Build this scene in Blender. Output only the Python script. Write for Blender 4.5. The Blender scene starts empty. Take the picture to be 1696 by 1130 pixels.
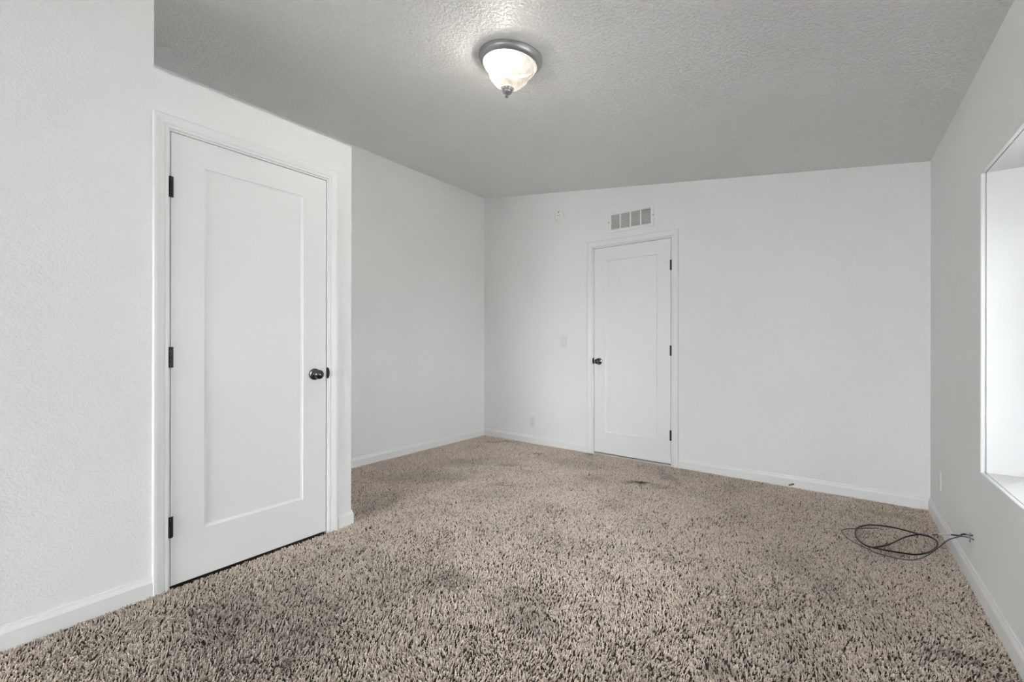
import bpy, bmesh, math, random
from mathutils import Vector, Matrix, Quaternion

random.seed(7)
SC = bpy.context.scene
COL = SC.collection

# ------------------------------------------------------------------ camera
cam_d = bpy.data.cameras.new('camera')
cam = bpy.data.objects.new('camera', cam_d)
COL.objects.link(cam)
cam_d.sensor_width = 36.0
cam_d.lens = 36.0 * 718.49 / 1696.0
cam_d.shift_y = 6.05 / 1696.0
cam_d.clip_start = 0.02
cam.matrix_world = (Matrix.Translation((0, 0, 1.11)) @ Matrix.Rotation(0.6540, 4, 'Z')
                    @ Matrix.Rotation(math.pi / 2, 4, 'X') @ Matrix.Rotation(0.0012, 4, 'Z'))
SC.camera = cam

# ------------------------------------------------------------------ render look
SC.view_settings.view_transform = 'Standard'
SC.view_settings.look = 'None'
SC.view_settings.gamma = 1.0
SC.view_settings.use_curve_mapping = False
SC.view_settings.exposure = 1.13
SC.cycles.use_denoising = True
SC.cycles.max_bounces = 12
SC.cycles.diffuse_bounces = 10
SC.cycles.sample_clamp_indirect = 6.0

# ------------------------------------------------------------------ daylight: overcast sky
SKY = 12.5
world = bpy.data.worlds.new('overcast_sky')
SC.world = world
world.use_nodes = True
wn = world.node_tree
wn.nodes.clear()
w_out = wn.nodes.new('ShaderNodeOutputWorld')
w_bg = wn.nodes.new('ShaderNodeBackground')
w_tc = wn.nodes.new('ShaderNodeTexCoord')
w_sep = wn.nodes.new('ShaderNodeSeparateXYZ')
w_rmp = wn.nodes.new('ShaderNodeValToRGB')
w_rmp.color_ramp.elements[0].position = 0.0
w_rmp.color_ramp.elements[0].color = (0.735, 0.765, 0.79, 1)
w_rmp.color_ramp.elements[1].position = 1.0
w_rmp.color_ramp.elements[1].color = (0.975, 0.985, 1.0, 1)
wn.links.new(w_tc.outputs['Generated'], w_sep.inputs[0])
wn.links.new(w_sep.outputs['Z'], w_rmp.inputs[0])
wn.links.new(w_rmp.outputs[0], w_bg.inputs['Color'])
# sky strength is raised behind the camera to feed the added window
w_mr = wn.nodes.new('ShaderNodeMapRange')
w_mr.interpolation_type = 'SMOOTHSTEP'
w_mr.inputs['From Min'].default_value = -0.9
w_mr.inputs['From Max'].default_value = 0.35
w_mr.inputs['To Min'].default_value = SKY
w_mr.inputs['To Max'].default_value = SKY * 0.37
wn.links.new(w_sep.outputs['Y'], w_mr.inputs['Value'])
wn.links.new(w_mr.outputs[0], w_bg.inputs['Strength'])
wn.links.new(w_bg.outputs[0], w_out.inputs[0])


def portal(name, loc, rot, sx, sy):
    """Marks a window opening so the sky light is sampled through it."""
    l = bpy.data.lights.new(name, 'AREA')
    l.shape = 'RECTANGLE'
    l.size, l.size_y = sx, sy
    l.cycles.is_portal = True
    o = bpy.data.objects.new(name, l)
    COL.objects.link(o)
    o.location = loc
    o.rotation_euler = rot
    return o


# ------------------------------------------------------------------ room measures
XN = -2.4326       # plane of the door wall on the left
YC = 1.5313        # outer corner of the closet
YE = 0.560         # where the full height part of the left wall ends
XF = -3.5237       # recessed left wall
YB = 4.0341        # back wall
XR = 0.4594        # right wall at the back corner
RR = 0.0129        # the right wall opens by this angle
YREAR = -4.2       # wall behind the camera
ZL, ZR = 2.910, 2.350
ZCL = 2.338        # top of the closet
WIN_Y0, WIN_Y1, WIN_Z0, WIN_Z1 = -0.35, 2.705, 0.565, 1.848
BAY = 0.46


def ceil_z(x):
    return ZL + (ZR - ZL) * (x - XF) / (XR - XF)


cR, sR = math.cos(RR), math.sin(RR)


def m_left(u, v, z):   # u = y along the wall, v = out of the wall into the room
    return (XN + v, u, z)


def m_far(u, v, z):
    return (XF + v, u, z)


def m_back(u, v, z):
    return (u, YB - v, z)


def m_right(u, v, z):
    w = u - YB
    return (XR - v * cR - w * sR, YB + w * cR - v * sR, z)


def m_end(u, v, z):    # closet end, facing +Y; u = x
    return (u, YC + v, z)


def m_id(u, v, z):
    return (u, v, z)


# ------------------------------------------------------------------ material helpers
def new_mat(name):
    m = bpy.data.materials.new(name)
    m.use_nodes = True
    nt = m.node_tree
    b = nt.nodes['Principled BSDF']
    return m, nt, b


def plain(name, col, rough=0.5, metal=0.0, spec=0.5, bump=None, coat=0.0):
    m, nt, b = new_mat(name)
    b.inputs['Base Color'].default_value = (*col, 1)
    b.inputs['Roughness'].default_value = rough
    b.inputs['Metallic'].default_value = metal
    b.inputs['Specular IOR Level'].default_value = spec
    b.inputs['Coat Weight'].default_value = coat
    tc = nt.nodes.new('ShaderNodeTexCoord')
    n = nt.nodes.new('ShaderNodeTexNoise')
    n.inputs['Scale'].default_value = bump[0] if bump else 60
    n.inputs['Detail'].default_value = 3
    nt.links.new(tc.outputs['Object'], n.inputs['Vector'])
    bp = nt.nodes.new('ShaderNodeBump')
    bp.inputs['Strength'].default_value = bump[1] if bump else 0.03
    bp.inputs['Distance'].default_value = bump[2] if bump else 0.0005
    nt.links.new(n.outputs['Fac'], bp.inputs['Height'])
    nt.links.new(bp.outputs[0], b.inputs['Normal'])
    return m


def drywall(name, col, scale, strength, dist, rough, spec, mottle=0.03):
    """Painted, orange-peel textured drywall."""
    m, nt, b = new_mat(name)
    N, L = nt.nodes, nt.links
    tc = N.new('ShaderNodeTexCoord')
    n1 = N.new('ShaderNodeTexNoise')
    n1.inputs['Scale'].default_value = scale
    n1.inputs['Detail'].default_value = 3
    n1.inputs['Roughness'].default_value = 0.55
    L.new(tc.outputs['Object'], n1.inputs['Vector'])
    r1 = N.new('ShaderNodeValToRGB')
    r1.color_ramp.elements[0].position = 0.42
    r1.color_ramp.elements[1].position = 0.60
    L.new(n1.outputs['Fac'], r1.inputs[0])
    n2 = N.new('ShaderNodeTexNoise')
    n2.inputs['Scale'].default_value = scale * 3.1
    n2.inputs['Detail'].default_value = 2
    L.new(tc.outputs['Object'], n2.inputs['Vector'])
    ad = N.new('ShaderNodeMath')
    ad.operation = 'MULTIPLY_ADD'
    ad.inputs[1].default_value = 0.35
    L.new(n2.outputs['Fac'], ad.inputs[0])
    L.new(r1.outputs[0], ad.inputs[2])
    bp = N.new('ShaderNodeBump')
    bp.inputs['Strength'].default_value = strength
    bp.inputs['Distance'].default_value = dist
    L.new(ad.outputs[0], bp.inputs['Height'])
    L.new(bp.outputs[0], b.inputs['Normal'])
    n3 = N.new('ShaderNodeTexNoise')
    n3.inputs['Scale'].default_value = 1.7
    n3.inputs['Detail'].default_value = 2
    L.new(tc.outputs['Object'], n3.inputs['Vector'])
    mr = N.new('ShaderNodeMapRange')
    mr.inputs['To Min'].default_value = 1 - mottle
    mr.inputs['To Max'].default_value = 1 + mottle
    L.new(n3.outputs['Fac'], mr.inputs['Value'])
    vm = N.new('ShaderNodeVectorMath')
    vm.operation = 'SCALE'
    vm.inputs[0].default_value = col
    L.new(mr.outputs[0], vm.inputs['Scale'])
    L.new(vm.outputs[0], b.inputs['Base Color'])
    b.inputs['Roughness'].default_value = rough
    b.inputs['Specular IOR Level'].default_value = spec
    return m


M_WALL = drywall('wall_paint', (0.865, 0.868, 0.865), 95, 0.34, 0.0018, 0.6, 0.25)
M_WALLR = M_WALL
M_CEIL = drywall('ceiling_paint', (0.835, 0.835, 0.83), 62, 0.75, 0.004, 0.36, 0.45)
M_TRIM = plain('trim_paint', (0.845, 0.847, 0.845), 0.38, spec=0.45)
M_DOOR = plain('door_paint', (0.85, 0.852, 0.852), 0.42, spec=0.4, bump=(25, 0.05, 0.001))
M_BAY = plain('bay_paint', (0.84, 0.84, 0.84), 0.45, spec=0.4)
M_PLASTIC = plain('white_plastic', (0.80, 0.80, 0.78), 0.35)
M_PLASTIC2 = plain('grille_enamel', (0.86, 0.86, 0.85), 0.4)
M_SLOT = plain('dark_slot', (0.03, 0.03, 0.03), 0.6)
M_GAP_MARK = plain('gap_mark_grey', (0.28, 0.28, 0.275), 0.7)
M_HINGE = plain('dark_hinge_metal', (0.028, 0.028, 0.030), 0.38, 0.7)
M_KNOB = plain('black_nickel', (0.13, 0.13, 0.128), 0.2, 1.0)
M_SCREW = plain('screw_metal', (0.10, 0.10, 0.10), 0.4, 0.8)
M_NICKEL = plain('brushed_pewter', (0.40, 0.40, 0.405), 0.42, 0.75, bump=(90, 0.1, 0.0005))
M_BLACKC = plain('black_cable', (0.012, 0.011, 0.011), 0.35)
M_GREYC = plain('grey_cable', (0.12, 0.11, 0.10), 0.35)
M_SILVER = plain('connector_metal', (0.45, 0.45, 0.45), 0.3, 1.0)
M_WHITEC = plain('white_stretch', (0.8, 0.78, 0.77), 0.4)
M_GROUND = plain('bounce_ground', (0.60, 0.59, 0.575), 0.9, bump=(8, 0.6, 0.02))  # unseen ground, made pale to bounce daylight up to the ceiling
M_STRIP = plain('threshold_strip', (0.74, 0.70, 0.68), 0.5)


def mat_glass():
    m, nt, b = new_mat('window_glass')
    N, L = nt.nodes, nt.links
    out = N['Material Output']
    tr = N.new('ShaderNodeBsdfTransparent')
    tr.inputs[0].default_value = (0.97, 0.98, 0.98, 1)
    gl = N.new('ShaderNodeBsdfGlossy')
    gl.inputs['Roughness'].default_value = 0.02
    fr = N.new('ShaderNodeFresnel')
    mx = N.new('ShaderNodeMixShader')
    L.new(fr.outputs[0], mx.inputs[0])
    L.new(tr.outputs[0], mx.inputs[1])
    L.new(gl.outputs[0], mx.inputs[2])
    L.new(mx.outputs[0], out.inputs['Surface'])
    return m


M_GLASS = mat_glass()


def mat_shade():
    """Alabaster glass lit from the bulbs inside: it gives off light, swirled."""
    m, nt, b = new_mat('lit_alabaster_glass')
    N, L = nt.nodes, nt.links
    tc = N.new('ShaderNodeTexCoord')
    n = N.new('ShaderNodeTexNoise')
    n.inputs['Scale'].default_value = 11
    n.inputs['Detail'].default_value = 2
    n.inputs['Distortion'].default_value = 1.6
    L.new(tc.outputs['Object'], n.inputs['Vector'])
    r = N.new('ShaderNodeValToRGB')
    r.color_ramp.elements[0].position = 0.40
    r.color_ramp.elements[0].color = (0.66, 0.60, 0.51, 1)
    r.color_ramp.elements[1].position = 0.58
    r.color_ramp.elements[1].color = (1.0, 0.955, 0.87, 1)
    L.new(n.outputs['Fac'], r.inputs[0])
    # the two bulbs inside sit off centre, so one side of the bowl glows more
    vm = N.new('ShaderNodeVectorMath')
    vm.operation = 'DISTANCE'
    vm.inputs[1].default_value = (-0.055, -0.05, -0.06)
    L.new(tc.outputs['Object'], vm.inputs[0])
    mr = N.new('ShaderNodeMapRange')
    mr.inputs['From Min'].default_value = 0.03
    mr.inputs['From Max'].default_value = 0.17
    mr.inputs['To Min'].default_value = SHADE_HI
    mr.inputs['To Max'].default_value = SHADE_LO
    L.new(vm.outputs['Value'], mr.inputs['Value'])
    b.inputs['Base Color'].default_value = (0.05, 0.048, 0.045, 1)
    b.inputs['Roughness'].default_value = 0.3
    b.inputs['Specular IOR Level'].default_value = 0.2
    L.new(r.outputs[0], b.inputs['Emission Color'])
    L.new(mr.outputs[0], b.inputs['Emission Strength'])
    # thin frosted glass lets part of the bulbs' light straight through
    tr = N.new('ShaderNodeBsdfTransparent')
    tr.inputs[0].default_value = (1.0, 0.97, 0.92, 1)
    mx = N.new('ShaderNodeMixShader')
    mx.inputs[0].default_value = 0.22
    L.new(b.outputs[0], mx.inputs[1])
    L.new(tr.outputs[0], mx.inputs[2])
    L.new(mx.outputs[0], N['Material Output'].inputs['Surface'])
    return m


SHADE_HI, SHADE_LO = 0.44, 0.23
M_SHADE = mat_shade()

# carpet stains, plus painted shade in the near left corner: x, y, half width along x, half length along y, angle, strength
STAINS_SHADE = [
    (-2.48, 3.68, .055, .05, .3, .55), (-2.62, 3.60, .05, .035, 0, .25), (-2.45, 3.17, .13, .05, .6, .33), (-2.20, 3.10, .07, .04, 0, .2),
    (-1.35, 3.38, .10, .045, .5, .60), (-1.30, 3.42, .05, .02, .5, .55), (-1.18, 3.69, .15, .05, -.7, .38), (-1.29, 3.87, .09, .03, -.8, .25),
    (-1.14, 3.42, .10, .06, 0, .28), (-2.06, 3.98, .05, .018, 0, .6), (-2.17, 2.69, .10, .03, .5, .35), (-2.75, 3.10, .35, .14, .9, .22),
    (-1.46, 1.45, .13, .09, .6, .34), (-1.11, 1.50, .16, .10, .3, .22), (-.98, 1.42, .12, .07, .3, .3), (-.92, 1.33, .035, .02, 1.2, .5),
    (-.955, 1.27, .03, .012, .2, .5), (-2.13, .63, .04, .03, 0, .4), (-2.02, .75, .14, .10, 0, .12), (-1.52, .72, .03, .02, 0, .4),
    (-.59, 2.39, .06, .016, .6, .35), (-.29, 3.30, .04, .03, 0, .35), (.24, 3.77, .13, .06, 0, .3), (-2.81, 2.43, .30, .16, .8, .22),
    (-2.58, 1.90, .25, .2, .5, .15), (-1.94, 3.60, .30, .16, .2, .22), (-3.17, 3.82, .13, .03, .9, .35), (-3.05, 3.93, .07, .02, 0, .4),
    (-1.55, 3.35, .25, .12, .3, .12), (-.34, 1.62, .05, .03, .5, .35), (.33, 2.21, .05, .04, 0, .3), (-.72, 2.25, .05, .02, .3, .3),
    (-.55, 1.70, .03, .015, 0, .3), (-1.9, 1.2, .35, .25, .4, .16), (-2.0, .60, .55, .35, .4, .26), (-1.5, .85, .5, .35, .5, .14), (-1.15, 2.1, .3, .2, 0, .06),  # the widest near-left patches are painted shade dimming that corner
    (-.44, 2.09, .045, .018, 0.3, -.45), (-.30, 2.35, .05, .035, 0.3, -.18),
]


def mat_carpet(name, gain):
    m, nt, b = new_mat(name)
    N, L = nt.nodes, nt.links
    geo = N.new('ShaderNodeNewGeometry')
    sep = N.new('ShaderNodeSeparateXYZ')
    L.new(geo.outputs['Position'], sep.inputs[0])

    def noise(scale, detail=2, dist=0.0):
        n = N.new('ShaderNodeTexNoise')
        n.inputs['Scale'].default_value = scale
        n.inputs['Detail'].default_value = detail
        n.inputs['Distortion'].default_value = dist
        L.new(geo.outputs['Position'], n.inputs['Vector'])
        return n.outputs['Fac']

    def math_(op, a, bb, c=None):
        n = N.new('ShaderNodeMath')
        n.operation = op
        for i, q in enumerate((a, bb, c)):
            if q is None:
                continue
            if isinstance(q, (int, float)):
                n.inputs[i].default_value = q
            else:
                L.new(q, n.inputs[i])
        return n.outputs[0]

    oi = N.new('ShaderNodeObjectInfo')
    # yarn colour: each tuft is its own shade of taupe
    rmp = N.new('ShaderNodeValToRGB')
    e = rmp.color_ramp.elements
    e[0].position = 0.0
    e[0].color = (0.36, 0.295, 0.25, 1)
    e[1].position = 1.0
    e[1].color = (0.80, 0.715, 0.64, 1)
    mid = rmp.color_ramp.elements.new(0.35)
    mid.color = (0.61, 0.53, 0.465, 1)
    m2 = rmp.color_ramp.elements.new(0.75)
    m2.color = (0.70, 0.615, 0.545, 1)
    L.new(oi.outputs['Random'], rmp.inputs[0])
    # stains and the painted corner shade
    warp = noise(9, 3)
    wx = math_('MULTIPLY_ADD', math_('SUBTRACT', warp, 0.5), 0.16, sep.outputs['X'])
    wy = math_('MULTIPLY_ADD', math_('SUBTRACT', noise(7.3, 3), 0.5), 0.16, sep.outputs['Y'])
    total = None
    for (x, y, rx, ry, a, s) in STAINS_SHADE:
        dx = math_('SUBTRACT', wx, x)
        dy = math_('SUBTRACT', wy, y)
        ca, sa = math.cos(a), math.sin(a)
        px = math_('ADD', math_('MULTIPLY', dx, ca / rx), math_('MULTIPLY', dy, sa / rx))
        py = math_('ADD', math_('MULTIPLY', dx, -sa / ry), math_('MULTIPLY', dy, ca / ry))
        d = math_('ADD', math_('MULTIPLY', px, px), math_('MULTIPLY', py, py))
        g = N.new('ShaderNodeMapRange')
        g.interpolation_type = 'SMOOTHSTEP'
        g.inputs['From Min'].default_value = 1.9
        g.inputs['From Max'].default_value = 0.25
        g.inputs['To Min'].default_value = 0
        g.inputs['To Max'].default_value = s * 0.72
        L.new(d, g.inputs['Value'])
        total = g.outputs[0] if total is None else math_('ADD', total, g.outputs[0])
    # general soiling in broad blotches and small flecks
    broad = N.new('ShaderNodeMapRange')
    broad.inputs['From Min'].default_value = 0.50
    broad.inputs['From Max'].default_value = 0.75
    broad.inputs['To Max'].default_value = 0.16
    L.new(noise(2.6, 4), broad.inputs['Value'])
    fleck = N.new('ShaderNodeMapRange')
    fleck.inputs['From Min'].default_value = 0.66
    fleck.inputs['From Max'].default_value = 0.78
    fleck.inputs['To Max'].default_value = 0.2
    L.new(noise(14, 2), fleck.inputs['Value'])
    total = math_('ADD', math_('ADD', total, broad.outputs[0]), fleck.outputs[0])
    keep = math_('SUBTRACT', 1.0, total)
    keep = math_('MAXIMUM', math_('MULTIPLY', keep, gain), 0.12)
    vm = N.new('ShaderNodeVectorMath')
    vm.operation = 'SCALE'
    L.new(rmp.outputs[0], vm.inputs[0])
    L.new(keep, vm.inputs['Scale'])
    L.new(vm.outputs[0], b.inputs['Base Color'])
    b.inputs['Roughness'].default_value = 0.9
    b.inputs['Specular IOR Level'].default_value = 0.1
    return m


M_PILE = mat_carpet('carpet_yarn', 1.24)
M_BACKING = plain('carpet_backing', (0.085, 0.067, 0.056), 0.95, spec=0.05, bump=(300, 0.8, 0.002))


# ------------------------------------------------------------------ mesh helpers
def link(name, bm, mat, parent=None, smooth=False, bevel=0.0, kind=None):
    bmesh.ops.recalc_face_normals(bm, faces=bm.faces)
    me = bpy.data.meshes.new(name)
    bm.to_mesh(me)
    bm.free()
    if smooth:
        for p in me.polygons:
            p.use_smooth = True
        if hasattr(me, 'set_sharp_from_angle'):
            me.set_sharp_from_angle(angle=math.radians(38))
    me.materials.append(mat)
    o = bpy.data.objects.new(name, me)
    COL.objects.link(o)
    if parent:
        o.parent = parent
    if bevel:
        md = o.modifiers.new('bevel', 'BEVEL')
        md.width = bevel
        md.segments = 2
        md.limit_method = 'ANGLE'
    if kind:
        o['kind'] = kind
    return o


def empty(name, loc=(0, 0, 0)):
    o = bpy.data.objects.new(name, None)
    o.empty_display_size = 0.05
    COL.objects.link(o)
    o.location = loc
    return o


def tag(o, label, cat, group=None):
    o['label'] = label
    o['category'] = cat
    if group:
        o['group'] = group


def hexa(bm, pts):
    """pts: 8 corners, bottom four then top four."""
    v = [bm.verts.new(p) for p in pts]
    for f in ((0, 1, 2, 3), (4, 7, 6, 5), (0, 4, 5, 1), (1, 5, 6, 2), (2, 6, 7, 3), (3, 7, 4, 0)):
        bm.faces.new([v[i] for i in f])


def box(bm, mp, u0, u1, v0, v1, z0, z1):
    q = []
    for f in (0, 1):
        for (u, v) in ((u0, v0), (u1, v0), (u1, v1), (u0, v1)):
            p = mp(u, v, z0)
            if f:
                p = (p[0], p[1], z1(p[0])) if callable(z1) else mp(u, v, z1)
            q.append(p)
    hexa(bm, q)


def local(mp, org):
    return lambda u, v, z: tuple(a - b for a, b in zip(mp(u, v, z), org))


def extrude_profile(bm, mp, prof, u0, u1, m0=0.0, m1=0.0):
    """prof: list of (v, z). m0/m1 lengthen each end by m * v (mitres)."""
    a = [bm.verts.new(mp(u0 - m0 * v, v, z)) for v, z in prof]
    b = [bm.verts.new(mp(u1 + m1 * v, v, z)) for v, z in prof]
    n = len(prof)
    for i in range(n):
        j = (i + 1) % n
        bm.faces.new((a[i], a[j], b[j], b[i]))
    bm.faces.new(a)
    bm.faces.new(b[::-1])


def mitred_frame(bm, mp, prof, u0, u1, z0, z1, closed=False):
    """prof: (offset outwards from the opening, proud). Three or four sided."""
    rings = []
    for o, p in prof:
        if closed:
            pts = [(u0 - o, z0 - o), (u0 - o, z1 + o), (u1 + o, z1 + o), (u1 + o, z0 - o)]
        else:
            pts = [(u0 - o, z0), (u0 - o, z1 + o), (u1 + o, z1 + o), (u1 + o, z0)]
        rings.append([bm.verts.new(mp(u, p, z)) for u, z in pts])
    n = len(prof)
    for i in range(n):
        j = (i + 1) % n
        segs = range(4) if closed else range(3)
        for k in segs:
            l = (k + 1) % 4
            bm.faces.new((rings[i][k], rings[i][l], rings[j][l], rings[j][k]))
    if not closed:
        bm.faces.new([r[0] for r in rings])
        bm.faces.new([r[3] for r in rings][::-1])


def lathe(bm, mp, u, z, prof, seg=40, lobes=None):
    """Revolve (r, v) about the wall normal through (u, z)."""
    rings = []
    for r, v in prof:
        if r < 1e-6:
            rings.append([bm.verts.new(mp(u, v, z))])
        else:
            rings.append([bm.verts.new(mp(u + r * math.cos(2 * math.pi * k / seg), v,
                                          z + r * math.sin(2 * math.pi * k / seg))) for k in range(seg)])
    for a, b in zip(rings, rings[1:]):
        for k in range(seg):
            l = (k + 1) % seg
            if len(a) == 1 and len(b) == 1:
                continue
            if len(a) == 1:
                bm.faces.new((a[0], b[k], b[l]))
            elif len(b) == 1:
                bm.faces.new((a[k], a[l], b[0]))
            else:
                bm.faces.new((a[k], a[l], b[l], b[k]))
    for r, rev in ((rings[0], True), (rings[-1], False)):
        if len(r) > 1:
            bm.faces.new(r[::-1] if rev else r)


def catmull(pts, n=10):
    P = [Vector(p) for p in pts]
    P = [P[0] * 2 - P[1]] + P + [P[-1] * 2 - P[-2]]
    out = []
    for i in range(1, len(P) - 2):
        a, b, c, d = P[i - 1:i + 3]
        for k in range(n):
            t = k / n
            out.append(0.5 * ((2 * b) + (c - a) * t + (2 * a - 5 * b + 4 * c - d) * t * t
                              + (3 * b - a - 3 * c + d) * t * t * t))
    out.append(P[-2])
    return out


def tube(bm, pts, r, seg=10):
    prev = None
    nrm = Vector((0, 0, 1))
    for i, p in enumerate(pts):
        t = (pts[min(i + 1, len(pts) - 1)] - pts[max(i - 1, 0)]).normalized()
        nrm = (nrm - t * nrm.dot(t))
        if nrm.length < 1e-4:
            nrm = t.orthogonal()
        nrm.normalize()
        bi = t.cross(nrm)
        ring = [bm.verts.new(p + (nrm * math.cos(2 * math.pi * k / seg) + bi * math.sin(2 * math.pi * k / seg)) * r)
                for k in range(seg)]
        if prev:
            for k in range(seg):
                l = (k + 1) % seg
                bm.faces.new((prev[k], prev[l], ring[l], ring[k]))
        else:
            bm.faces.new(ring[::-1])
        prev = ring
    bm.faces.new(prev)


# ------------------------------------------------------------------ large structure
T = 0.12
JB = 0.018          # jamb board thickness

# floor slab under the carpet, L shaped around the closet and running on under the doors
bm = bmesh.new()
box(bm, m_id, XF - T, 0.75, YREAR - T, YB + 1.2, -0.16, -0.012)
link('floor', bm, M_BACKING, kind='structure')

# ceiling, sloping down to the right
bm = bmesh.new()
x0, x1 = XF - T, 0.75
z = ceil_z
hexa(bm, [(x0, YREAR - T, z(x0)), (x1, YREAR - T, z(x1)), (x1, YB + T, z(x1)), (x0, YB + T, z(x0)),
          (x0, YREAR - T, z(x0) + .12), (x1, YREAR - T, z(x1) + .12), (x1, YB + T, z(x1) + .12), (x0, YB + T, z(x0) + .12)])
link('ceiling', bm, M_CEIL, kind='structure')

# door 1 / door 2 openings in their walls
D1 = dict(a=.622, b=1.368, z0=.007, zt=2.078)
D2 = dict(a=-2.033, b=-1.262, z0=.018, zt=2.088)
G = 0.004

# left wall: full height part by the camera
bm = bmesh.new()
box(bm, m_id, XF, XN, YREAR, YE, -0.012, lambda x: ceil_z(x) + .01)
link('wall_left', bm, M_WALL, kind='structure')

# the closet that stands out from the recessed wall; its flat top leaves a ledge
bm = bmesh.new()
oa, ob, oz = D1['a'] - G - JB, D1['b'] + G + JB, D1['zt'] + G + JB
box(bm, m_left, YE, oa, -T, 0, -0.012, ZCL)
box(bm, m_left, ob, YC, -T, 0, -0.012, ZCL)
box(bm, m_left, oa, ob, -T, 0, oz, ZCL)
box(bm, m_id, XF, XN - T, YC - T, YC, -0.012, ZCL)
box(bm, m_id, XF, XN - T, YE, YC - T, ZCL - T, ZCL)
link('wall_closet', bm, M_WALL, kind='structure')

# recessed left wall
bm = bmesh.new()
box(bm, m_id, XF - T, XF, YREAR - T, YB + T, -0.012, lambda x: ceil_z(x) + .01)
link('wall_recess', bm, M_WALL, kind='structure')

# back wall with the second door's opening
bm = bmesh.new()
qa, qb, qz = D2['a'] - G - JB, D2['b'] + G + JB, D2['zt'] + G + JB
zc = lambda x: ceil_z(x) + .01
box(bm, m_back, XF, qa, -T, 0, -0.012, zc)
box(bm, m_back, qb, XR + .2, -T, 0, -0.012, zc)
box(bm, m_back, qa, qb, -T, 0, qz, zc)
link('wall_back', bm, M_WALL, kind='structure')

# unseen shell added behind the second door to block sky light
bm = bmesh.new()
box(bm, m_id, qa - .3, qb + .3, YB + 1.0, YB + 1.1, -.012, 2.5)
box(bm, m_id, qa - .4, qa - .3, YB + T, YB + 1.1, -.012, 2.5)
box(bm, m_id, qb + .3, qb + .4, YB + T, YB + 1.1, -.012, 2.5)
box(bm, m_id, qa - .4, qb + .4, YB + T, YB + 1.1, 2.4, 2.5)
link('hall_blocker', bm, M_WALL, kind='structure')

# rear wall behind the camera
bm = bmesh.new()
RX0, RX1, RZ0, RZ1 = -2.36, -.35, .12, 2.18
box(bm, m_id, XF, RX0, YREAR - T, YREAR, -.012, zc)
box(bm, m_id, RX1, XR + .3, YREAR - T, YREAR, -.012, zc)
box(bm, m_id, RX0, RX1, YREAR - T, YREAR, -.012, RZ0)
box(bm, m_id, RX0, RX1, YREAR - T, YREAR, RZ1, zc)
link('wall_rear', bm, M_WALL, kind='structure')

# right wall with the bay opening
bm = bmesh.new()
e = .012
box(bm, m_right, WIN_Y1 + e, YB + .05, -T, 0, -.012, zc)
box(bm, m_right, YREAR - .1, WIN_Y0 - e, -T, 0, -.012, zc)
box(bm, m_right, WIN_Y0 - e, WIN_Y1 + e, -T, 0, -.012, WIN_Z0 - e)
box(bm, m_right, WIN_Y0 - e, WIN_Y1 + e, -T, 0, WIN_Z1 + e, zc)
link('wall_right', bm, M_WALLR, kind='structure')

# ground outside
bm = bmesh.new()
box(bm, m_id, -30, 40, -30, 40, -.9, -.8)
link('ground', bm, M_GROUND, kind='structure')

# ------------------------------------------------------------------ bay window
win = empty('window_1', m_right(WIN_Y1, 0, WIN_Z0))
win['kind'] = 'structure'
wo = win.location.copy()


def wl(name, bm, mat, **k):
    for v in bm.verts:
        v.co -= wo
    return link(name, bm, mat, win, **k)


bm = bmesh.new()
box(bm, m_right, WIN_Y1, WIN_Y1 + .05, -BAY - .05, -.005, WIN_Z0 - .03, WIN_Z1 + .03)
wl('side_lining', bm, M_BAY)
bm = bmesh.new()
box(bm, m_right, WIN_Y0 - .05, WIN_Y0, -BAY - .05, -.005, WIN_Z0 - .03, WIN_Z1 + .03)
wl('side_lining', bm, M_BAY)
bm = bmesh.new()
box(bm, m_right, WIN_Y0 - .05, WIN_Y1 + .05, -BAY - .05, -.005, WIN_Z1, WIN_Z1 + .05)
wl('head_lining', bm, M_BAY)
bm = bmesh.new()
box(bm, m_right, WIN_Y0 - .05, WIN_Y1 + .05, -BAY - .05, -.005, WIN_Z0 - .05, WIN_Z0)
wl('window_sill', bm, M_BAY)
# the slim stepped bead around the opening
bm = bmesh.new()
mitred_frame(bm, m_right, [(0, -.0005), (0, .0110), (.002, .0130), (.013, .0130), (.016, .0110), (.016, -.003), (.011, -.003), (.011, -.0005)],
             WIN_Y0, WIN_Y1, WIN_Z0, WIN_Z1, closed=True)
wl('casing', bm, M_TRIM)
# sashes in the outer plane
nw = 2
GY0, GY1, GZ0, GZ1 = 0.90, 2.52, .62, 1.70
bm = bmesh.new()
for q in ((WIN_Y0, GY0, WIN_Z0, WIN_Z1), (GY1, WIN_Y1, WIN_Z0, WIN_Z1), (GY0, GY1, WIN_Z0, GZ0), (GY0, GY1, GZ1, WIN_Z1)):  # unseen solid panels added to shrink the glazing and weaken the daylight
    box(bm, m_right, q[0], q[1], -BAY - .05, -BAY, q[2], q[3])
wl('glazing_mask', bm, M_BAY)
pw = (GY1 - GY0) / nw
for i in range(nw):
    a, b = GY0 + i * pw, GY0 + (i + 1) * pw
    bm = bmesh.new()
    mitred_frame(bm, m_right, [(0, -BAY + .02), (0.045, -BAY + .02), (0.045, -BAY - .03), (0, -BAY - .03)],
                 a + .045, b - .045, GZ0 + .045, GZ1 - .045, closed=True)
    wl('window_frame', bm, M_TRIM)
    bm = bmesh.new()
    box(bm, m_right, a + .04, b - .04, -BAY - .008, -BAY - .003, GZ0 + .04, GZ1 - .04)
    wl('window_pane', bm, M_GLASS)
    c = m_right((a + b) / 2, -BAY - .06, (GZ0 + GZ1) / 2)
    portal('sky_portal', c, (0, math.pi / 2, RR), GZ1 - GZ0, pw)

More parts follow.
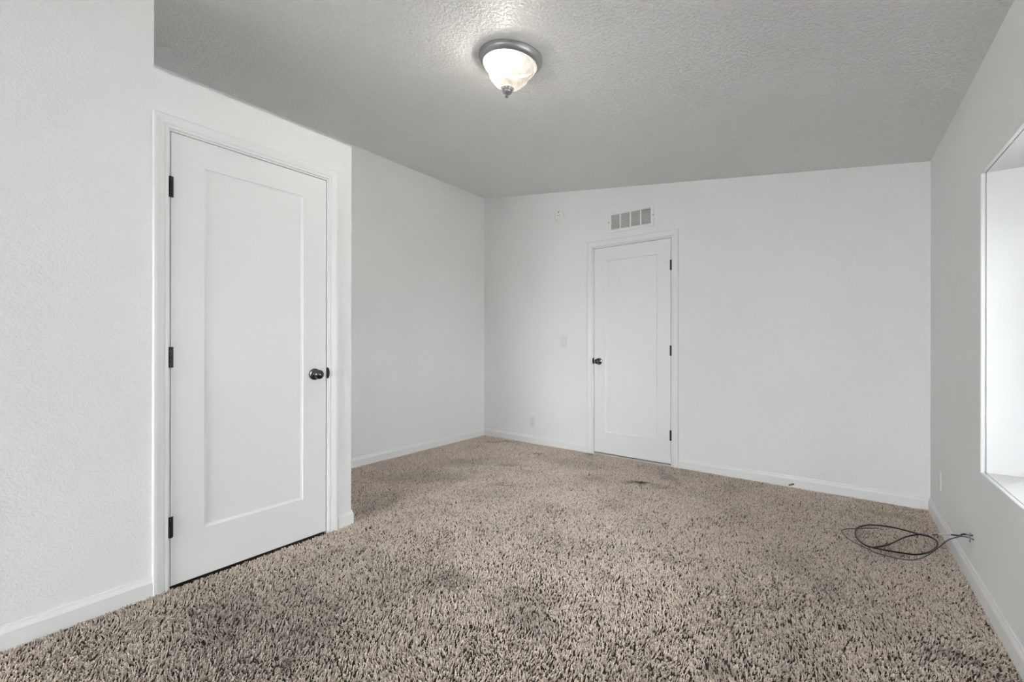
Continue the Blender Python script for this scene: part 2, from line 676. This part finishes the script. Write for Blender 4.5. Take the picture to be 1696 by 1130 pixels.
# unseen window added behind the camera to light the back wall
m_rear = lambda u, v, z: (u, YREAR + v, z)
w2o = Vector(((RX0 + RX1) / 2, YREAR, RZ0))
fill_win = empty('fill_window', w2o)
fill_win['kind'] = 'structure'
l3 = local(m_rear, w2o)
bm = bmesh.new()
mitred_frame(bm, l3, [(0, 0), (0, .010), (.06, .014), (.06, 0)], RX0, RX1, RZ0, RZ1, closed=True)
link('casing', bm, M_TRIM, fill_win)
for i in range(2):
    a, b = RX0 + i * (RX1 - RX0) / 2, RX0 + (i + 1) * (RX1 - RX0) / 2
    bm = bmesh.new()
    mitred_frame(bm, l3, [(0, -.04), (.045, -.04), (.045, -.09), (0, -.09)], a + .045, b - .045, RZ0 + .045, RZ1 - .045, closed=True)
    link('window_frame', bm, M_TRIM, fill_win)
    bm = bmesh.new()
    box(bm, l3, a + .04, b - .04, -.068, -.063, RZ0 + .04, RZ1 - .04)
    link('window_pane', bm, M_GLASS, fill_win)
portal('sky_portal', (w2o.x, YREAR - T - .02, (RZ0 + RZ1) / 2), (math.pi / 2, 0, math.pi), RX1 - RX0, RZ1 - RZ0)

# ------------------------------------------------------------------ baseboards
BP = [(0, -.008), (.012, -.008), (.012, .058), (.0095, .066), (.006, .074), (.005, .082), (0, .084)]


def baseboard(name, parts):
    bm = bmesh.new()
    for mp, a, b, m0, m1 in parts:
        extrude_profile(bm, mp, BP, a, b, m0, m1)
    link(name, bm, M_TRIM, kind='structure')


baseboard('baseboard_left', [(m_left, YREAR, D1['a'] - .066, 0, 0)])
baseboard('baseboard_closet', [(m_left, D1['b'] + .072, YC, 0, 1), (m_end, XF, XN, 0, 1)])
baseboard('baseboard_recess', [(m_far, YC + .012, YB, 0, 0)])
baseboard('baseboard_back', [(m_back, XF + .012, D2['a'] - .072, 0, 0), (m_back, D2['b'] + .064, XR, 0, 0)])
baseboard('baseboard_right', [(m_right, YREAR, YB - .012, 0, 0)])
baseboard('baseboard_rear', [(lambda u, v, z: (u, YREAR + v, z), XN, XR, 0, 0)])

# ------------------------------------------------------------------ doors
CP = [(0, 0), (0, .007), (.003, .0095), (.011, .0095), (.014, .0075), (.019, .0105), (.036, .0135),
      (.044, .0150), (.055, .0150), (.060, .010), (.060, 0)]


def make_door(name, mp, D, rev_a, rev_b, panel, knob_u, knob_z, hinge_u, hinge_z, hinge_side, wa, wb, strike_u):
    a, b, z0, zt = D['a'], D['b'], D['z0'], D['zt']
    org = mp((a + b) / 2, 0, 0)
    root = empty(name, org)
    root['kind'] = 'structure'
    lm = local(mp, org)
    # jambs and stops
    bm = bmesh.new()
    mitred_frame(bm, lm, [(0, -T - .002), (0, 0.0), (JB, 0.0), (JB, -T - .002)], a - G, b + G, -.01, zt + G)
    link('jamb', bm, M_TRIM, root)
    bm = bmesh.new()
    mitred_frame(bm, lm, [(-.014, -.075), (-.014, -.040), (0, -.040), (0, -.075)], a - G, b + G, -.01, zt + G)
    link('door_stop', bm, M_TRIM, root)
    # casing
    bm = bmesh.new()
    s = wa / .060
    mitred_frame(bm, lm, [(o * s, p) for o, p in CP], a - rev_a, b + rev_b, -.008, zt + max(rev_a, rev_b))
    link('casing', bm, M_TRIM, root)
    # slab with one recessed flat panel
    p0, p1, pz0, pz1 = panel
    bm = bmesh.new()
    rings = []
    F = -.0015
    for (u0, u1, w0, w1, v) in ((a, b, z0, zt, -.036), (a, b, z0, zt, F - .0015), (a + .0015, b - .0015, z0 + .0015, zt - .0015, F),
                                (p0, p1, pz0, pz1, F), (p0 + .0025, p1 - .0025, pz0 + .0025, pz1 - .0025, F - .005),
                                (p0 + .012, p1 - .012, pz0 + .012, pz1 - .012, F - .009)):
        rings.append([bm.verts.new(lm(u, v, w)) for u, w in ((u0, w0), (u1, w0), (u1, w1), (u0, w1))])
    for r, q in zip(rings, rings[1:]):
        for k in range(4):
            l = (k + 1) % 4
            bm.faces.new((r[k], r[l], q[l], q[k]))
    bm.faces.new(rings[0][::-1])
    bm.faces.new(rings[-1])
    link('door_slab', bm, M_DOOR, root)
    # hinges
    for hz in hinge_z:
        bm = bmesh.new()
        for k in range(5):
            h = .094 / 5
            zz = hz - .047 + k * h
            seg = 14
            ra = [bm.verts.new(lm(hinge_u + .0062 * math.cos(t * 2 * math.pi / seg), .0045 + .0062 * math.sin(t * 2 * math.pi / seg), zz + .0006)) for t in range(seg)]
            rb = [bm.verts.new(lm(hinge_u + .0062 * math.cos(t * 2 * math.pi / seg), .0045 + .0062 * math.sin(t * 2 * math.pi / seg), zz + h - .0006)) for t in range(seg)]
            for t in range(seg):
                w = (t + 1) % seg
                bm.faces.new((ra[t], ra[w], rb[w], rb[t]))
            bm.faces.new(ra[::-1])
            bm.faces.new(rb)
        hg = link('hinge', bm, M_HINGE, root, smooth=True)
        bm = bmesh.new()
        box(bm, lm, hinge_u - .0105, hinge_u - .0015, -.0012, .0014, hz - .047, hz + .047)
        box(bm, lm, hinge_u + .0015, hinge_u + .0105, -.0012, .0014, hz - .047, hz + .047)
        link('hinge_leaf', bm, M_HINGE, hg)
    # knob
    bm = bmesh.new()
    lathe(bm, lm, knob_u, knob_z, [(.0105, .008), (.0105, .028), (.0150, .034), (.0230, .040), (.0265, .047), (.0268, .053), (.0245, .059),
                                   (.0205, .0625), (.0190, .0618), (.0175, .0640), (.0135, .0655), (.0122, .0643), (.0105, .0660), (.0055, .0680), (0, .0682)], 40)
    kb = link('door_knob', bm, M_KNOB, root, smooth=True)
    bm = bmesh.new()
    lathe(bm, lm, knob_u, knob_z, [(.0335, -.002), (.0335, .003), (.0315, .0065), (.0245, .0085), (.0165, .0105), (.0125, .0135), (.0115, .016), (0, .016)], 40)
    link('rosette', bm, M_KNOB, kb, smooth=True)
    # strike plate lip on the jamb
    bm = bmesh.new()
    sg = 1 if strike_u > knob_u else -1
    f = []
    for k in range(13):
        t = -math.pi / 2 + math.pi * k / 12
        f.append((strike_u + sg * .0125 * math.cos(t), knob_z + .004 + .032 * math.sin(t)))
    v1 = [bm.verts.new(lm(u, .0012, w)) for u, w in f]
    v2 = [bm.verts.new(lm(u, .0112, w)) for u, w in f]
    for k in range(13):
        l = (k + 1) % 13
        bm.faces.new((v1[k], v1[l], v2[l], v2[k]))
    bm.faces.new(v1)
    bm.faces.new(v2[::-1])
    link('strike_plate', bm, M_HINGE, root)
    return root, lm


make_door('door_1', m_left, D1, .010, .012, (.753, 1.232, .232, 1.950), 1.297, .938, .6210, (1.8265, 1.0505, .277), 'a', .058, .060, 1.3705)
d2, lm2 = make_door('door_2', m_back, D2, .012, .010, (-1.910, -1.386, .228, 1.958), -1.978, .942, -1.2600, (1.842, 1.057, .280), 'b', .062, .060, -2.0355)
bm = bmesh.new()
box(bm, lm2, D2['a'] - .001, D2['b'] + .001, -.05, -.001, -.010, .0065)
link('threshold', bm, M_STRIP, d2)

# ------------------------------------------------------------------ ceiling light
lx, ly = -1.390, 1.799
ln = Vector((-(ZR - ZL) / (XR - XF), 0, 1)).normalized()   # ceiling normal (up)
lamp = empty('ceiling_light', (lx, ly, ceil_z(lx)))
lamp.rotation_mode = 'QUATERNION'
lamp.rotation_quaternion = Vector((0, 0, 1)).rotation_difference(ln)
tag(lamp, 'lit flush-mount ceiling lamp with frosted bell glass and pewter rim and finial', 'ceiling light')
m_l = lambda u, v, z: (u, z, -v)


def lobed(prof, seg, amp, n, phase=0.0):
    bm = bmesh.new()
    rings = []
    for r, v, w in prof:
        ring = []
        for k in range(seg):
            t = 2 * math.pi * k / seg
            rr = r * (1 + amp * w * (abs(math.cos(n * t / 2 + phase)) - .6))
            ring.append(bm.verts.new((rr * math.cos(t), rr * math.sin(t), -v)))
        rings.append(ring)
    for a, b in zip(rings, rings[1:]):
        for k in range(seg):
            l = (k + 1) % seg
            bm.faces.new((a[k], a[l], b[l], b[k]))
    bm.faces.new(rings[-1])
    return bm


bm = bmesh.new()
lathe(bm, m_l, 0, 0, [(.167, -.001), (.1675, .006), (.163, .011), (.1615, .013), (.163, .015), (.161, .021), (.153, .029), (.145, .034),
                      (.142, .0345), (.142, .020), (0, .020)], 72)
link('canopy', bm, M_NICKEL, lamp, smooth=True)
M_RIM = M_SHADE.copy()
M_RIM.name = 'glass_rim'
rb_ = M_RIM.node_tree.nodes['Principled BSDF']
for l_ in list(rb_.inputs['Emission Color'].links) + list(rb_.inputs['Emission Strength'].links):
    M_RIM.node_tree.links.remove(l_)
rb_.inputs['Emission Color'].default_value = (0.95, 0.84, 0.75, 1)
rb_.inputs['Emission Strength'].default_value = 0.27
bm = bmesh.new()
lathe(bm, m_l, 0, 0, [(.1405, .026), (.1435, .0360), (.1425, .0400), (.1380, .0420), (.1340, .0410), (.1300, .0380), (.1290, .0340)], 72)
bm.faces.ensure_lookup_table()
for f in [f for f in bm.faces if len(f.verts) > 4]:
    bm.faces.remove(f)
link('shade_rim', bm, M_RIM, lamp, smooth=True)
bm = lobed([(.1285, .0350, 0), (.1285, .0385, 0), (.1275, .0405, .1), (.1270, .047, .4),
            (.1240, .058, .8), (.1170, .070, 1), (.1070, .079, 1), (.1010, .086, .9), (.0995, .096, .7), (.0960, .107, .5), (.0870, .119, .4), (.0740, .131, .3),
            (.0560, .141, .1), (.0400, .1475, 0), (.0200, .150, 0)], 144, .16, 6, .9)
link('lamp_shade', bm, M_SHADE, lamp, smooth=True)
bm = bmesh.new()
lathe(bm, m_l, 0, 0, [(.010, .146), (.033, .148), (.0345, .151), (.033, .154), (.031, .1535), (.026, .160), (.0275, .164), (.026, .170), (.019, .178),
                      (.009, .183), (.0045, .185), (.004, .190), (.009, .192), (.0095, .195), (.006, .198), (0, .1985)], 36)
fin = link('finial', bm, M_NICKEL, lamp, smooth=True)
bm = bmesh.new()
for k in range(12):
    t = 2 * math.pi * k / 12
    c, s = math.cos(t), math.sin(t)
    q = []
    for (r, v) in ((.0345, .1530), (.0278, .1600)):
        for d in (-.0048, .0048):
            q.append((r * c - d * s, r * s + d * c, -v))
    q2 = [(p[0] * 1.03, p[1] * 1.03, p[2] - .001) for p in q]
    v8 = [q[0], q[1], q[3], q[2], q2[0], q2[1], q2[3], q2[2]]
    hexa(bm, v8)
M_BEAD = M_SHADE
link('pierced_openings', bm, M_BEAD, fin)
# bulbs' light thrown on the ceiling and walls
ld = bpy.data.lights.new('lamp_bulb', 'POINT')
ld.energy = 16.0
ld.color = (1.0, 0.95, 0.88)
ld.shadow_soft_size = 0.045
bulb = bpy.data.objects.new('lamp_bulb', ld)
COL.objects.link(bulb)
bulb.parent = lamp
bulb.location = (-.03, -.03, -.066)

# ------------------------------------------------------------------ return air grille
vo = m_back(-1.645, 0, 2.328)
vent = empty('air_vent', vo)
tag(vent, 'white metal return air grille with four louvred columns above the back door', 'vent')
lv = local(m_back, vo)
U0, U1, Z0v, Z1v = -1.878, -1.412, 2.226, 2.430
A0, A1, B0, B1 = -1.845, -1.447, 2.2545, 2.4000
bm = bmesh.new()
mitred_frame(bm, lv, [(0, .0006), (0, .0065), (.004, .0085), (.022, .0085), (.030, .0050), (.0325, .0006)], A0, A1, B0, B1, closed=True)
nc, bw = 4, .0135
cw = (A1 - A0 - bw * (nc - 1)) / nc
for i in range(nc - 1):
    u = A0 + (i + 1) * cw + i * bw
    box(bm, lv, u, u + bw, .0008, .0085, B0, B1)
link('vent_frame', bm, M_PLASTIC2, vent)
bm = bmesh.new()
box(bm, lv, A0, A1, .0004, .0010, B0, B1)  # grey plate painted as the shaded depth behind the louvres
link('gap_shade_plate', bm, M_GAP_MARK, vent)
for i in range(nc):
    u = A0 + i * (cw + bw)
    bm = bmesh.new()
    ns = 12
    for k in range(ns):
        zz = B0 + (B1 - B0) * (k + .2) / ns
        pr = [(.0076, zz + .0002), (.0084, zz + .0012), (.0026, zz + .0082), (.0016, zz + .0074)]
        extrude_profile(bm, lv, pr, u, u + cw)
    link('louvre_column', bm, M_PLASTIC2, vent)
for u, zz in ((-1.868, 2.329), (-1.423, 2.330)):
    bm = bmesh.new()
    lathe(bm, lv, u, zz, [(.0042, .005), (.0042, .0092), (.003, .0102), (0, .0104)], 16)
    link('screw', bm, M_SCREW, vent, smooth=True)

# ------------------------------------------------------------------ smoke detector
so = m_back(-2.441, 0, 2.498)
sd = empty('smoke_detector', so)
tag(sd, 'round white smoke detector high on the back wall, left of the air grille', 'smoke detector')
ls = local(m_back, so)
bm = bmesh.new()
lathe(bm, ls, -2.441, 2.498, [(.060, .0005), (.060, .010), (.057, .012), (.057, .022), (.052, .029), (.040, .033), (.015, .034), (0, .034)], 56)
link('housing', bm, M_PLASTIC, sd, smooth=True)
bm = bmesh.new()
lathe(bm, ls, -2.437, 2.533, [(.0075, .028), (.0075, .0345), (.006, .0355), (0, .0357)], 20)
link('test_button', bm, M_GAP_MARK, sd, smooth=True)
bm = bmesh.new()
for k in range(4):
    box(bm, ls, -2.456 + k * .009, -2.4495 + k * .009, .0325, .0346, 2.497 + .001 * (k % 2), 2.503 + .001 * (k % 2))
link('marking', bm, M_GAP_MARK, sd)
bm = bmesh.new()
for w in (2.476, 2.463):
    box(bm, ls, -2.452, -2.445, .0315, .0338, w, w + .004)
link('sounder_slot', bm, plain('pale_mark', (.55, .55, .54), .5), sd)

# ------------------------------------------------------------------ switch and outlets
swo = m_back(-2.391, 0, 1.146)
sw = empty('light_switch', swo)
tag(sw, 'white rocker light switch on the back wall beside the black-knobbed door', 'light switch')
l2 = local(m_back, swo)


def plate(lm, u, z, parent, w=.072, h=.116, mat=M_PLASTIC):
    bm = bmesh.new()
    rings = []
    for d, v in ((0, 0.0004), (0, .0030), (.0035, .0060)):
        rings.append([bm.verts.new(lm(uu, v, zz)) for uu, zz in ((u - w / 2 + d, z - h / 2 + d), (u + w / 2 - d, z - h / 2 + d), (u + w / 2 - d, z + h / 2 - d), (u - w / 2 + d, z + h / 2 - d))])
    for r, q in zip(rings, rings[1:]):
        for k in range(4):
            l = (k + 1) % 4
            bm.faces.new((r[k], r[l], q[l], q[k]))
    bm.faces.new(rings[0][::-1])
    bm.faces.new(rings[-1])
    return link('cover_plate', bm, mat, parent)


plate(l2, -2.391, 1.146, sw, .074, .120)
bm = bmesh.new()
extrude_profile(bm, lambda u, v, z: l2(u, v, z), [(.004, 1.112), (.0105, 1.112), (.0068, 1.146), (.0060, 1.180), (.004, 1.180)], -2.4075, -2.3745)
link('rocker', bm, M_PLASTIC, sw)


def outlet(mp, u, z, label):
    o = mp(u, 0, z)
    r = empty('wall_outlet', o)
    tag(r, label, 'outlet')
    lm = local(mp, o)
    plate(lm, u, z, r)
    for s in (-1, 1):
        bm = bmesh.new()
        cz = z + s * .0195
        pts = [(u + .0172 * math.cos(t * math.pi / 10), cz + max(-.0135, min(.0135, .0172 * math.sin(t * math.pi / 10)))) for t in range(20)]
        va = [bm.verts.new(lm(a, .005, b)) for a, b in pts]
        vb = [bm.verts.new(lm(a, .0078, b)) for a, b in pts]
        for k in range(20):
            l = (k + 1) % 20
            bm.faces.new((va[k], va[l], vb[l], vb[k]))
        bm.faces.new(va[::-1])
        bm.faces.new(vb)
        so_ = link('socket', bm, M_PLASTIC, r)
        bm = bmesh.new()
        for du in (-.0063, .0063):
            box(bm, lm, u + du - .0008, u + du + .0008, .0074, .0080, cz - .003, cz + .005)
        box(bm, lm, u - .002, u + .002, .0074, .0080, cz - .010, cz - .0065)
        link('slot', bm, M_SLOT, so_)
    bm = bmesh.new()
    lathe(bm, lm, u, z, [(.003, .0055), (.003, .0066), (0, .0070)], 12)
    link('screw', bm, M_PLASTIC, r, smooth=True)


outlet(m_back, -2.797, .243, 'white wall outlet low on the back wall, near the left corner')
outlet(m_right, 3.682, .290, 'white wall outlet low on the right wall beyond the window')

# ------------------------------------------------------------------ cables
Zf = .0085
BK = [m_right(2.900, .003, .226), m_right(2.915, .012, .222), m_right(2.935, .028, .213), (.442, 2.97, .193), (.422, 3.03, .171), (.399, 3.12, .135), (.378, 3.23, .090), (.366, 3.33, .050),
      ((1525, 884.5), .022), ((1500, 889), Zf), ((1472, 901.5), Zf), ((1452, 905.5), Zf), ((1440, 905), Zf), ((1428, 899), Zf), ((1419, 890), Zf), ((1417, 881), Zf),
      ((1421, 873.5), Zf), ((1430, 870.5), Zf), ((1445, 869), Zf), ((1470, 871.5), Zf), ((1500, 878), Zf), ((1524, 884.8), .015), ((1540, 888.5), Zf), ((1551, 895), Zf), ((1553, 902), Zf),
      ((1546, 910.5), Zf), ((1532, 916), Zf), ((1515, 918), Zf), ((1495, 915.5), Zf), ((1470, 911.5), Zf), ((1450, 907.5), .013), ((1436, 904), .013)]
Zg = .0075
GR = [m_right(2.880, .003, .214), m_right(2.912, .012, .210), m_right(2.94, .030, .200), (.431, 2.98, .178), (.409, 3.03, .141), (.385, 3.08, .082), ((1543, 915), .030), ((1530, 922.5), .013),
      ((1512, 927), Zg), ((1492, 925.3), Zg), ((1470, 920.5), Zg), ((1450, 915), .013), ((1432, 906), .0165), ((1410, 895), Zg), ((1401, 888), Zg), ((1394.5, 880.5), Zg),
      ((1396, 877.5), Zg), ((1403, 875.5), .012), ((1416, 875.3), .0175), ((1432, 874.6), .013), ((1455, 874.8), .007)]
# the floor points above are read off a plan of the floor: (plan column, plan row) -> x, y


def floor_point(p, z):
    c, s = math.cos(.654), math.sin(.654)
    a, b = (p[0] - 848) / 718.49, -(p[1] - 571.05) / 718.49
    t = (z - 1.11) / b
    return Vector(((-s + c * a) * t, (c + s * a) * t, z))


def path(lst):
    return catmull([floor_point(q[0], q[1]) if len(q) == 2 else q for q in lst], 10)


def cable(name, pts, r, mat, label, group=None):
    org = pts[0].copy()
    P = [p - org for p in pts]
    root = empty(name, org)
    tag(root, label, 'cable', group)
    bm = bmesh.new()
    tube(bm, P, r)
    link('sheath', bm, mat, root, smooth=True)
    return root, P


bkp = path(BK)
cb, P = cable('coax_cable', bkp, .0040, M_BLACKC, 'thick black cable coiled on the carpet by the right wall')
bm = bmesh.new()
bm.free()
for a, b in ((40, 54), (60, 66)):
    bm = bmesh.new()
    tube(bm, P[a:b], .0047)  # white stretches along the black cable
    link('white_stretch', bm, M_WHITEC, cb, smooth=True)
bm = bmesh.new()
tube(bm, P[0:14], .0046)
link('connector', bm, M_SILVER, cb, smooth=True)
grp = path(GR)
cg, P2 = cable('phone_cable', grp, .0028, M_GREYC, 'thin grey cable looping wide around the black coil on carpet')
bm = bmesh.new()
tube(bm, P2[0:12], .0034)
link('connector', bm, M_SILVER, cg, smooth=True)
# small metal bracket on the wall holding the cable ends
bo = m_right(2.945, 0, .205)
br = empty('cable_clip', bo)
tag(br, 'small upright metal clip at the wall where the cables come out', 'clip')
lb = local(m_right, bo)
bm = bmesh.new()
box(bm, lb, 2.9415, 2.9475, .0005, .0030, .178, .224)
link('bracket', bm, M_SILVER, br, bevel=.0006)
bm = bmesh.new()
lathe(bm, lb, 2.945, .184, [(.0028, .003), (.0028, .0045), (0, .005)], 12)
link('screw', bm, M_SCREW, br, smooth=True)

# ------------------------------------------------------------------ scrap on the carpet
dc = Vector((-.327, YB - .035, .012))
bm = bmesh.new()
ring = []
for k in range(24):
    t = 2 * math.pi * k / 24
    ring.append(Vector((.017 * math.cos(t), .006 * math.sin(t), .010 * math.cos(t + .6) + .012)))
ring.append(ring[0].copy())
tube(bm, ring, .0026, 8)
scrap = link('plastic_scrap', bm, M_BLACKC, smooth=True)
scrap.location = dc
tag(scrap, 'tiny black plastic loop lying on the carpet against the back baseboard', 'scrap')

# ------------------------------------------------------------------ carpet pile
FLOOR_POLY = [(XF + .006, YC + .010), (XN + .008, YC + .010), (XN + .008, -.55), (.500, -.55), (XR - .004, YB - .010), (XF + .006, YB - .010)]
bm = bmesh.new()
bm.faces.new([bm.verts.new((x, y, -.0115)) for x, y in FLOOR_POLY])
# strip running under door 2 to the threshold
me = bpy.data.meshes.new('carpet')
bm.normal_update()
for f in bm.faces:
    if f.normal.z < 0:
        f.normal_flip()
bm.to_mesh(me)
bm.free()
carpet = bpy.data.objects.new('carpet', me)
COL.objects.link(carpet)
me.materials.append(M_BACKING)
carpet['kind'] = 'stuff'
tag(carpet, 'worn taupe frieze carpet with dark stains covering the whole floor', 'carpet')

ng = bpy.data.node_groups.new('carpet_pile', 'GeometryNodeTree')
ng.interface.new_socket('Geometry', in_out='INPUT', socket_type='NodeSocketGeometry')
ng.interface.new_socket('Geometry', in_out='OUTPUT', socket_type='NodeSocketGeometry')
N, L = ng.nodes, ng.links
gi, go = N.new('NodeGroupInput'), N.new('NodeGroupOutput')
dp = N.new('GeometryNodeDistributePointsOnFaces')
dp.inputs['Density'].default_value = 30000
L.new(gi.outputs[0], dp.inputs['Mesh'])
inst = N.new('GeometryNodeInstanceOnPoints')
L.new(dp.outputs['Points'], inst.inputs['Points'])
# the yarn mats into clumps with gaps between them
pos0 = N.new('GeometryNodeInputPosition')
gapn = N.new('ShaderNodeTexNoise')
gapn.inputs['Scale'].default_value = 128
gapn.inputs['Detail'].default_value = 1.5
gapn.inputs['Distortion'].default_value = 1.2
L.new(pos0.outputs[0], gapn.inputs['Vector'])
gcmp = N.new('FunctionNodeCompare')
gcmp.data_type = 'FLOAT'
gcmp.operation = 'GREATER_THAN'
gcmp.inputs[1].default_value = 0.41
L.new(gapn.outputs['Fac'], gcmp.inputs[0])
L.new(gcmp.outputs[0], inst.inputs['Selection'])
joinv = N.new('GeometryNodeJoinGeometry')
for (mx, mz, ex, ez) in ((.0010, .0070, .0040, .0115), (-.001, .0060, .0020, .0130), (.002, .0080, .0058, .0095)):
    bz = N.new('GeometryNodeCurvePrimitiveBezierSegment') if False else N.new('GeometryNodeCurveQuadraticBezier')
    bz.inputs['Resolution'].default_value = 4
    bz.inputs['Start'].default_value = (0, 0, 0)
    bz.inputs['Middle'].default_value = (mx, 0.001, mz)
    bz.inputs['End'].default_value = (ex, 0, ez)
    cc = N.new('GeometryNodeCurvePrimitiveCircle')
    cc.inputs['Resolution'].default_value = 5
    cc.inputs['Radius'].default_value = .0017
    cm = N.new('GeometryNodeCurveToMesh')
    cm.inputs['Fill Caps'].default_value = True
    L.new(bz.outputs[0], cm.inputs['Curve'])
    L.new(cc.outputs[0], cm.inputs['Profile Curve'])
    ss = N.new('GeometryNodeSetShadeSmooth')
    L.new(cm.outputs[0], ss.inputs[0])
    sm = N.new('GeometryNodeSetMaterial')
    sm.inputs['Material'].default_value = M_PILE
    L.new(ss.outputs[0], sm.inputs[0])
    gti = N.new('GeometryNodeGeometryToInstance')
    L.new(sm.outputs[0], gti.inputs[0])
    L.new(gti.outputs[0], joinv.inputs[0])
L.new(joinv.outputs[0], inst.inputs['Instance'])
inst.inputs['Pick Instance'].default_value = True
# lean direction: broad swirls from footfall plus scatter
pos = N.new('GeometryNodeInputPosition')
nt_ = N.new('ShaderNodeTexNoise')
nt_.inputs['Scale'].default_value = 3.5
L.new(pos.outputs[0], nt_.inputs['Vector'])
rv = N.new('FunctionNodeRandomValue')
rv.data_type = 'FLOAT'
rv.inputs[2].default_value = -2.6
rv.inputs[3].default_value = 2.6
mu = N.new('ShaderNodeMath')
mu.operation = 'MULTIPLY_ADD'
mu.inputs[1].default_value = 14.0
L.new(nt_.outputs['Fac'], mu.inputs[0])
L.new(rv.outputs[1], mu.inputs[2])
rx = N.new('FunctionNodeRandomValue')
rx.data_type = 'FLOAT'
rx.inputs[2].default_value = -.5
rx.inputs[3].default_value = .5
cx = N.new('ShaderNodeCombineXYZ')
L.new(rx.outputs[1], cx.inputs['X'])
L.new(mu.outputs[0], cx.inputs['Z'])
L.new(cx.outputs[0], inst.inputs['Rotation'])
rs = N.new('FunctionNodeRandomValue')
rs.data_type = 'FLOAT'
rs.inputs[2].default_value = .70
rs.inputs[3].default_value = 1.12
L.new(rs.outputs[1], inst.inputs['Scale'])
jo = N.new('GeometryNodeJoinGeometry')
L.new(inst.outputs[0], jo.inputs[0])
L.new(gi.outputs[0], jo.inputs[0])
L.new(jo.outputs[0], go.inputs[0])
md = carpet.modifiers.new('pile', 'NODES')
md.node_group = ng
